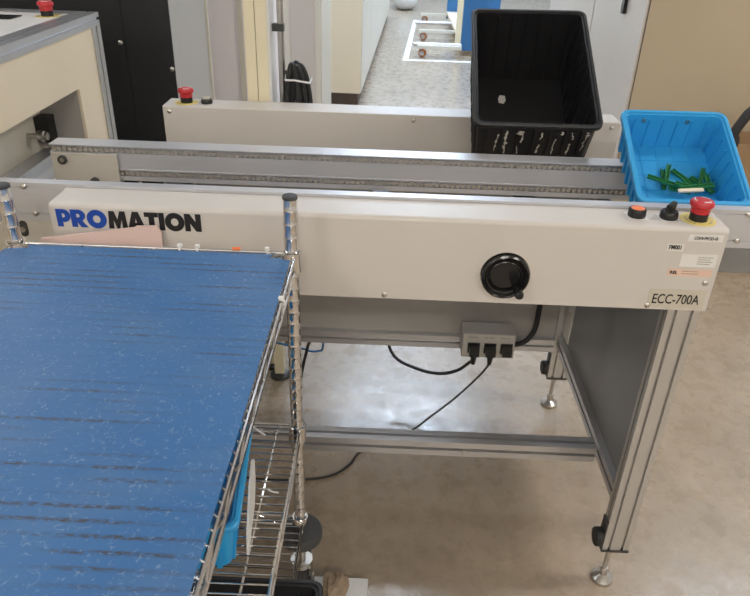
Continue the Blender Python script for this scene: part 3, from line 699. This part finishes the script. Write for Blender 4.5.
mo = mk('shelf_mat', bm, 'mat', None, smooth=True); tag(mo, 'scuffed blue rubber mat with dark wear lines on the top wire shelf', 'mat')
# the wear lines use object coordinates: keep the origin at world y = 0 so they follow the wires
offv = mo.location.copy(); mo.data.transform(Matrix.Translation((0, offv.y, 0))); mo.location.y = 0.0

# cable ties on the rim
def tie(p, axis, label):
    b = B(); ax = Vector(axis); u = ax.orthogonal().normalized(); v = ax.cross(u)
    ring = [Vector(p) + (u*math.cos(2*PI*k/14)+v*math.sin(2*PI*k/14))*0.0055 for k in range(15)]
    tube(b, ring, 0.0017, 6); q = Vector(p)
    box(b, q.x-0.004, q.x+0.004, q.y-0.004, q.y+0.004, q.z+0.0045, q.z+0.0095)
    tag(mk('cable_tie', b, 'white', None), label, 'cable tie')
yb, xr = RY1+0.006, RX1+0.006
tie((xr, -0.246, ZT), (0, 1, 0), 'white cable tie on the right edge of the top wire shelf')
tie((0.262, yb, ZT), (1, 0, 0), 'leftmost white cable tie on the back edge of the top shelf')
tie((0.294, yb, ZT), (1, 0, 0), 'middle white cable tie on the back edge of the top shelf')
tie((0.421, yb, ZT), (1, 0, 0), 'white cable tie on the back shelf edge nearest the chrome post')
b = B(); tube(b, [(0.358, yb, ZT+0.005), (0.372, yb, ZT+0.006)], 0.003, 8); tag(mk('wire_clip', b, 'orange', None), 'tiny orange clip on the back edge of the top shelf', 'clip')

# pink card tucked between rack and conveyor, standing on the middle shelf
def card(u, v, k): return None
tz = 0.968
pts = [(-0.022, ZM+0.0055), (0.212, ZM+0.0055), (0.212, 0.955), (0.205, 0.968), (0.165, 0.966), (0.162, 0.9635), (-0.018, 0.936)]
b = B()
def lean(z): return -0.094 + (z-ZM)/(0.968-ZM)*0.080
A = [b.verts.new((x, lean(z), z)) for x, z in pts]; C = [b.verts.new((x, lean(z)+0.006, z)) for x, z in pts]; n = len(pts)
for i in range(n): b.faces.new((A[i], A[(i+1) % n], C[(i+1) % n], C[i]))
b.faces.new(A[::-1]); b.faces.new(C)
tag(mk('cardboard_sheet', b, 'pink_card', None), 'pale pink cardboard sheet tucked between the rack and the conveyor', 'cardboard')

# things on the lower shelves
MR = Matrix.Translation((0.308, -0.330, ZM+0.0052)) @ Matrix.Rotation(0.09, 4, 'Z')
make_bin('plastic_bin', 'light blue plastic bin under the mat on the middle wire shelf', 0.21, 0.26, 0.105, 'blue_bin', MR, taper=0.010, rib=0.031)
b = B(); pts = [(-0.410, 0.0), (-0.30, 0.0), (-0.265, 0.030), (-0.262, 0.075), (-0.275, 0.086), (-0.33, 0.080), (-0.395, 0.035)]
A = [b.verts.new((0.4165-0.09*(p[0]+0.33), p[0], ZM+0.0055+p[1])) for p in pts]; C = [b.verts.new((0.4205-0.09*(p[0]+0.33), p[0], ZM+0.0055+p[1])) for p in pts]; n = len(pts)
for i in range(n): b.faces.new((A[i], A[(i+1) % n], C[(i+1) % n], C[i]))
b.faces.new(A[::-1]); b.faces.new(C); tag(mk('paper_card', b, 'label_paper', None), 'white card standing beside the blue bin on the middle shelf', 'card')
b = B(); tube(b, [(0.375, -0.088, ZM+0.007), (0.405, -0.112, ZM+0.007)], 0.0018, 6); tag(mk('stick', b, 'white', None), 'short white stick lying on the middle wire shelf', 'stick')
b = B(); tube(b, smooth_path([(0.436, -0.262, ZM+0.0066), (0.446, -0.267, ZM+0.0068), (0.456, -0.268, ZM+0.0066)]), 0.0016, 6); tag(mk('paper_shred', b, 'white', None), 'curled white paper shred on the middle wire shelf', 'paper')
MT = Matrix.Translation((0.315, -0.58, ZL+0.0052)) @ Matrix.Rotation(0.0, 4, 'Z')
make_bin('storage_tray', 'shallow black plastic tray on the bottom wire shelf', 0.46, 0.50, 0.11, 'black_bin', MT, taper=0.02, rib=0.05, grid=False)
tag(mk('foam_board', boxes((0.49, 0.625, -0.30, -0.022, 0.0, 0.022)), 'white', None, bevel=0.002), 'white foam board lying on the floor beside the rack caster', 'board')
b = B(); bmesh.ops.create_icosphere(b, subdivisions=3, radius=1.0)
random.seed(5)
for v in b.verts:
    n = v.co.normalized(); f = 1+0.22*math.sin(5*n.x+3*n.z)*math.cos(4*n.y+1)+0.10*math.sin(13*n.z+7*n.x)+0.05*random.uniform(-1, 1)
    v.co = Vector((n.x*0.032*f, n.y*0.05*f, max(n.z*0.026*f, -0.018)))
bmesh.ops.translate(b, verts=b.verts, vec=(0.545, -0.075, 0.022+0.018)); tag(mk('crumpled_paper', b, 'brown_paper', None), 'crumpled brown paper on the white board on the floor', 'paper')

# ------------------------------------------------------------------ machine on the left
mach = empty('inspection_machine', (-0.8, 0.4, 0), 'cream machine with aluminium frame and a window where the rails enter', 'machine')
MX = -0.24
WY0, WY1, WZ0, WZ1 = 0.03, 0.770, 0.845, 1.029
xi = MX-0.012
fp = B()
box(fp, xi, MX-0.004, -0.28, WY0, 0.14, 1.170); box(fp, xi, MX-0.004, WY1, 0.917, 0.14, 1.170); box(fp, xi, MX-0.004, WY0, WY1, WZ1, 1.170); box(fp, xi, MX-0.004, WY0, WY1, 0.14, WZ0)
face = tag(mk('side_panel', fp, 'cream', mach), 'cream side panel with a wide window')
mk('recess_back', boxes((-0.376, -0.370, -0.10, WY1+0.012, 0.70, 1.10)), 'cream_light', mach)
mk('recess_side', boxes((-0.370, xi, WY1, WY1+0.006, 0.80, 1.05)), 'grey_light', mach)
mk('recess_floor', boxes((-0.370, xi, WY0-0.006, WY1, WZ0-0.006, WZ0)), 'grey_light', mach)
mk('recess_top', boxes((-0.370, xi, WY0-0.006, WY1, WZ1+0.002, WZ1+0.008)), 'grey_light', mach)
mk('recess_bar', boxes((-0.345, -0.300, 0.05, 0.70, WZ0, WZ0+0.03)), 'alu', mach)
def mbar(axis, a0, a1, cu, cv, wu, wv):
    bm = B(); extrude_poly(bm, slot_poly(cu, cv, wu, wv, [0.0], [0.0], 0.008, 0.008), a0, a1, axis); return mk('frame_bar', bm, 'alu_leg' if axis == 'z' else 'alu', mach)
mbar('y', -0.34, 0.977, MX-0.030, 1.1875, 0.060, 0.035)
mbar('z', 0.06, 1.170, MX-0.030, 0.947, 0.060, 0.060); mbar('z', 0.06, 1.170, MX-0.030, -0.310, 0.060, 0.060)
mbar('x', -1.34, MX-0.060, 0.947, 1.1875, 0.060, 0.035); mbar('x', -1.34, MX-0.060, -0.310, 1.1875, 0.060, 0.035)
mbar('y', -0.28, 0.917, MX-0.030, 0.11, 0.060, 0.060)
mk('top_panel', boxes((-1.34, MX-0.060, -0.28, 0.917, 1.185, 1.201)), 'top_grey', mach)
mk('rear_panel', boxes((-1.34, MX-0.06, 0.94, 0.950, 0.10, 1.17)), 'cream', mach); mk('front_panel', boxes((-1.34, MX-0.06, -0.315, -0.305, 0.10, 1.17)), 'cream', mach)
mk('left_panel', boxes((-1.34, -1.33, -0.28, 0.917, 0.10, 1.17)), 'cream', mach)
estop(mach, -0.350, 0.885, 1.201)
mk('display', boxes((-0.62, -0.415, 0.80, 0.868, 1.201, 1.204)), 'black_gloss', mach)
b = B(); lathe(b, [(0.007, 0.0), (0.007, 0.030), (0.015, 0.032), (0.017, 0.040), (0.015, 0.048), (0.011, 0.050), (0.011, 0.058), (0.0, 0.060)], 20, (-0.370, 0.672, 0.918), (1, 0, 0)); mk('locking_knob', b, 'steel', mach, smooth=True)
mk('sensor_bracket', boxes((-0.370, -0.330, 0.722, 0.765, 0.885, 0.955)), 'black_plastic', mach, bevel=0.003)
for x in (-1.30, -0.30):
    for y in (-0.30, 0.93):
        b = B(); lathe(b, [(0.04, 0), (0.04, 0.012), (0.012, 0.02), (0.012, 0.08)], 20, (x, y, 0)); mk('foot', b, 'dark_steel', mach, smooth=True)

# ------------------------------------------------------------------ cabinets behind
blk = empty('electrical_cabinet', (-0.6, 1.5, 0), 'tall cabinet with matt black front and light grey side behind the cream machine', 'cabinet')
mk('body', boxes((-1.25, -0.127, 1.305, 1.80, 0.0, 2.1)), 'grey_light', blk)
mk('edge_trim', boxes((-0.127, -0.119, 1.785, 1.80, 0.05, 2.1)), 'cream_light', blk)
mk('front_backing', boxes((-1.25, -0.127, 1.303, 1.305, 0.0, 2.1)), 'black_panel', blk)
mk('door_panel', boxes((-1.25, -0.2915, 1.300, 1.303, 0.05, 2.08)), 'black_panel', blk); mk('side_strip', boxes((-0.2895, -0.127, 1.300, 1.303, 0.05, 2.08)), 'black_panel', blk)
bs = B(); lathe(bs, [(0.008, 0), (0.008, 0.002), (0.005, 0.005), (0, 0.006)], 14, axis=(0, -1, 0)); q0 = mk('dome_screw', bs, 'steel', blk, smooth=True); q0.location = (-0.307, 1.300, 1.063)
for x, z in ((-0.137, 0.980), (-0.137, 1.45), (-0.307, 0.55)): share('dome_screw', q0, blk, (x, 1.300, z))
def cabinet(name, label, x0, x1, y0, y1, z1, m, plinth=0.1, seams=(), group=None, rz=0.0, inset=0.02):
    e = empty(name, ((x0+x1)/2, (y0+y1)/2, 0), label, 'cabinet', group)
    mk('body', boxes((x0, x1, y0, y1, plinth, z1)), m, e, bevel=0.004)
    mk('plinth', boxes((x0+inset, x1-inset, y0+inset, y1-inset, 0, plinth)), 'plinth', e)
    return e
pw = cabinet('white_cabinet', 'pinkish white smooth cabinet between the black fronted cabinet and yellowish upright', -0.60, 0.055, 2.15, 2.6, 2.1, 'pink_white')
mk('front_strip', boxes((-0.074, -0.05, 2.14, 2.15, 0.1, 2.1)), 'cream_light', pw)
# cream upright just behind the conveyor with its own leg
up = empty('machine_upright', (0.24, 0.87, 0), 'pale yellow machine upright standing just behind the conveyor', 'upright')
mk('panel', boxes((0.220, 0.249, 0.835, 0.93, 0.40, 2.1)), 'cream_yellow', up); mk('panel', boxes((0.251, 0.282, 0.835, 0.93, 0.40, 2.1)), 'cream_yellow', up)
mk('edge_strip', boxes((0.282, 0.290, 0.838, 0.93, 0.40, 2.1)), 'white', up)
mk('leg', boxes((0.257, 0.290, 0.840, 0.875, 0.02, 0.40)), 'cream_yellow', up); mk('leg', boxes((0.220, 0.245, 0.900, 0.93, 0.02, 0.40)), 'cream_yellow', up)
b = B(); lathe(b, [(0.035, 0), (0.035, 0.01), (0.012, 0.02), (0.0, 0.02)], 20, (0.2735, 0.857, 0)); lathe(b, [(0.03, 0), (0.03, 0.01), (0.012, 0.02), (0.0, 0.02)], 20, (0.2325, 0.915, 0)); mk('foot_plate', b, 'dark_steel', up, smooth=True)
pipe = empty('steel_pipe', (0.298, 0.88, 0), 'thin grey steel conduit pipe beside the yellowish upright', 'pipe')
b = B(); tube(b, [(0.314, 0.88, 0.0), (0.314, 0.88, 1.2), (0.312, 0.88, 2.1)], 0.0095, 12); mk('tube', b, 'steel', pipe, smooth=True)
mk('clamp', boxes((0.292, 0.3245, 0.868, 0.892, 1.185, 1.205)), 'dark_steel', pipe); mk('clamp', boxes((0.292, 0.3245, 0.868, 0.892, 1.7, 1.72)), 'dark_steel', pipe)
mk('hook', boxes((0.3225, 0.362, 0.8764, 0.8776, 1.066, 1.078)), 'dark_steel', pipe)
cb = empty('cable_bundle', (0.330, 0.88, 0.80), 'coiled black cable bundle hanging from the conduit pipe', 'cable')
for k, (dx, w, zt, zl, yy) in enumerate(((-0.004, 0.017, 1.098, 0.80, 0.860), (0.008, 0.026, 1.090, 0.83, 0.868), (0.014, 0.032, 1.092, 0.79, 0.886), (0.004, 0.020, 1.096, 0.82, 0.898), (0.006, 0.012, 1.075, 0.80, 0.866))):
    b = B(); xc = 0.350+dx
    loop = [(xc-w*0.55, yy, zt-0.03), (xc-w, yy, zt-0.12), (xc-w*0.9, yy, zl+0.05), (xc, yy, zl), (xc+w*0.9, yy, zl+0.05), (xc+w, yy, zt-0.12), (xc+w*0.6, yy, zt-0.03), (xc, yy, zt), (xc-w*0.55, yy, zt-0.03)]
    tube(b, smooth_path(loop, 5), 0.0078, 8); mk('cable_loop', b, 'black_rubber', cb, smooth=True)
b = B(); tube(b, [(0.328, 0.848, 1.056), (0.356, 0.843, 1.057), (0.398, 0.848, 1.050), (0.398, 0.910, 1.050), (0.328, 0.910, 1.056), (0.328, 0.848, 1.056)], 0.003, 6); mk('white_tie', b, 'white', cb)

# receding row of cream cabinets
ncab = cabinet('cream_cabinet', 'narrow grey cream cabinet in front of the receding row', -0.35, 0.165, 3.5, 4.35, 2.1, 'cream_light', plinth=0.08)
mk('front_panel', boxes((-0.02, 0.135, 3.492, 3.5, 0.12, 2.08)), 'door_grey', ncab)
mk('side_panel', boxes((0.165, 0.172, 3.55, 4.3, 0.12, 2.08)), 'cream_light', ncab)
rowlab = ['nearest cream cabinet of the row along the aisle', 'second cream cabinet of the row along the aisle', 'third cream cabinet of the row along the aisle', 'fourth cream cabinet of the row along the aisle', 'fifth cream cabinet of the row along the aisle']
rz = -0.0337
for k in range(5):
    e = empty('cream_cabinet', (0.0, 0.0, 0.0), rowlab[k], 'cabinet', 'cream cabinets along the aisle')
    e.location = (0.385, 4.79, 0); e.rotation_euler = (0, 0, rz)
    y0 = k*1.10; wl = -0.29 if k == 0 else -0.6
    b = boxes((wl, -0.008, y0+0.004, y0+1.096, 0.10, 2.1)); mk('body', b, 'cream', e, world=False)
    mk('plinth', boxes((wl+0.02, -0.03, y0+0.03, y0+1.096, 0, 0.10)), 'plinth', e, world=False)
    mk('door', boxes((-0.008, 0.0, y0+0.010, y0+0.545, 0.11, 2.09)), 'cream_light', e, world=False); mk('door', boxes((-0.008, 0.0, y0+0.551, y0+1.090, 0.11, 2.09)), 'cream_light', e, world=False)

# right-hand cabinets
for k, (y0, y1, lab) in enumerate(((2.2, 3.08, 'tall grey cabinet with tan side panel behind the blue bin'), (3.09, 4.3, 'tall light grey cabinet farther back behind the black bin'))):
    e = empty('tall_cabinet', (2.2, (y0+y1)/2, 0), lab, 'cabinet', 'tall cabinets on the right')
    mk('body', boxes((1.784, 2.75, y0+0.012, y1, 0.06, 2.15)), 'door_grey', e); mk('plinth', boxes((1.80, 2.73, y0+0.03, y1-0.02, 0, 0.06)), 'plinth', e)
    mk('side_panel', boxes((1.784, 2.75, y0, y0+0.012, 0.06, 2.15)), 'tan', e)
    d = mk('door', boxes((1.770, 1.782, y0+0.004, y1-0.004, 0.08, 2.14)), 'door_grey', e, bevel=0.002)
    hy = y0+0.30 if k == 0 else y0+0.22
    b = boxes((1.752, 1.770, hy-0.018, hy+0.018, 1.075, 1.22)); mk('handle', b, 'black_gloss', d, bevel=0.004)
mk('edge_trim', boxes((1.782, 1.7845, 2.1985, 2.2005, 0.08, 2.14)), 'dark_steel', bpy.data.objects['tall_cabinet'])

# carton with hose at the right edge
ct = empty('cardboard_carton', (2.35, 2.08, 0), 'brown cardboard carton on the floor behind the right end of the conveyor', 'carton')
mk('box', boxes((2.10, 2.60, 1.96, 2.18, 0, 0.50)), 'cardboard', ct, bevel=0.003)
for y0, y1 in ((1.952, 1.96), (2.18, 2.188)): mk('flap', boxes((2.11, 2.59, y0, y1, 0.40, 0.60)), 'cardboard', ct)
b = B(); tube(b, smooth_path([(2.02, 1.90, 0.022), (2.03, 1.90, 0.3), P(730, 150, 1.90), P(734, 134, 1.90), P(742, 122, 1.90), P(752, 111, 1.90), P(770, 104, 1.90), (2.52, 1.90, 0.50), (2.56, 1.90, 0.2), (2.57, 1.90, 0.022)]), 0.021, 12)
tag(mk('hose', b, 'black_rubber', None, smooth=True), 'black hose arching up in front of the brown carton', 'hose')

# ------------------------------------------------------------------ far aisle: floor tape, blue cart, clutter
b = B()
q = [atZ(402.5, 60.5, 0), atZ(408, 60.5, 0), atZ(417, 20, 0), atZ(413.5, 20, 0)]
vs = [b.verts.new((p.x, p.y, zz)) for zz in (0.0, 0.0012) for p in q]
for f in ((0, 3, 2, 1), (4, 5, 6, 7), (0, 1, 5, 4), (1, 2, 6, 5), (2, 3, 7, 6), (3, 0, 4, 7)): b.faces.new([vs[i] for i in f])
p0 = atZ(408, 60.5, 0)
box(b, p0.x, 2.6, p0.y, p0.y+0.07, 0.0, 0.0012); p1 = atZ(416, 20.5, 0); box(b, p1.x, 2.6, p1.y-0.1, p1.y, 0.0, 0.0012)
tag(mk('floor_tape', b, 'tape_white', None), 'white tape outline on the aisle floor round the blue cart', 'floor tape')
cart = empty('blue_cart', (1.8, 8.2, 0), 'blue panelled cart with orange casters parked inside the floor tape', 'cart')
mk('end_panel', boxes((1.42, 1.69, 7.25, 7.29, 0.06, 0.95)), 'cart_blue', cart); mk('post', boxes((1.355, 1.418, 7.24, 7.30, 0.10, 1.2)), 'cream_yellow', cart)
mk('rear_panel', boxes((1.42, 1.69, 9.86, 9.9, 0.06, 0.95)), 'cart_blue', cart); mk('deck', boxes((1.42, 1.69, 7.29, 9.86, 0.12, 0.16)), 'cream', cart)
for i, (cx, cy) in enumerate(((0.98, 7.10), (1.03, 8.25), (1.10, 9.82))):
    mk('base_bar', boxes((cx-0.06, 1.42, cy-0.03, cy+0.03, 0.095, 0.13)), 'cream_light', cart)
    if i < 2:
        b = B(); tube(b, [(cx-0.10, cy+0.05+0.55*i, 0.13), (1.42, cy+0.05+0.55*i, 0.13)], 0.024, 10); mk('roller_tube', b, 'alu', cart, smooth=True)
    b = B(); lathe(b, [(0.012, -0.02), (0.042, -0.02), (0.047, -0.012), (0.047, 0.012), (0.042, 0.02), (0.012, 0.02)], 18, (cx, cy, 0.047), (0.35, 1, 0)); w_ = mk('caster_wheel', b, 'wheel_orange', cart, smooth=True)
    b = B(); lathe(b, [(0.022, -0.03), (0.03, -0.029), (0.03, 0.029), (0.022, 0.03)], 14, (cx, cy, 0.047), (0.35, 1, 0)); mk('hub', b, 'steel', w_, smooth=True)
for cy in (7.4, 9.7):
    b = B(); lathe(b, [(0.012, -0.025), (0.06, -0.025), (0.06, 0.025), (0.012, 0.025)], 18, (1.62, cy, 0.06), (0, 1, 0)); mk('caster_wheel', b, 'wheel_orange', cart, smooth=True)
# white sack by the cabinet row
b = B(); bmesh.ops.create_icosphere(b, subdivisions=3, radius=1.0)
for v in b.verts: v.co = Vector((v.co.x*0.22, v.co.y*0.45, max(v.co.z*0.22, -0.18)+0.18))
bmesh.ops.translate(b, verts=b.verts, vec=(0.60+0.22, 11.4, 0)); tag(mk('white_sack', b, 'white', None, smooth=True), 'rounded white sack on the floor at the far end of the aisle', 'sack')
# clutter seen over the black bin
e = empty('tool_stand', (2.05, 8.6, 0), 'small stand with yellow and blue parts beyond the black bin', 'stand')
mk('base', boxes((1.85, 2.25, 10.3, 10.6, 0.0, 0.08)), 'cream_light', e)
b = B(); tube(b, smooth_path([(1.88, 10.4, 0.40), (1.92, 10.4, 0.56), (2.04, 10.4, 0.62), (2.16, 10.4, 0.56), (2.2, 10.4, 0.40), (2.04, 10.4, 0.30), (1.88, 10.4, 0.40)]), 0.03, 8); mk('yellow_ring', b, 'yellow', e, smooth=True)
mk('blue_block', boxes((1.98, 2.28, 10.42, 10.58, 0.08, 0.60)), 'cart_blue', e)

bpy.context.view_layer.update()
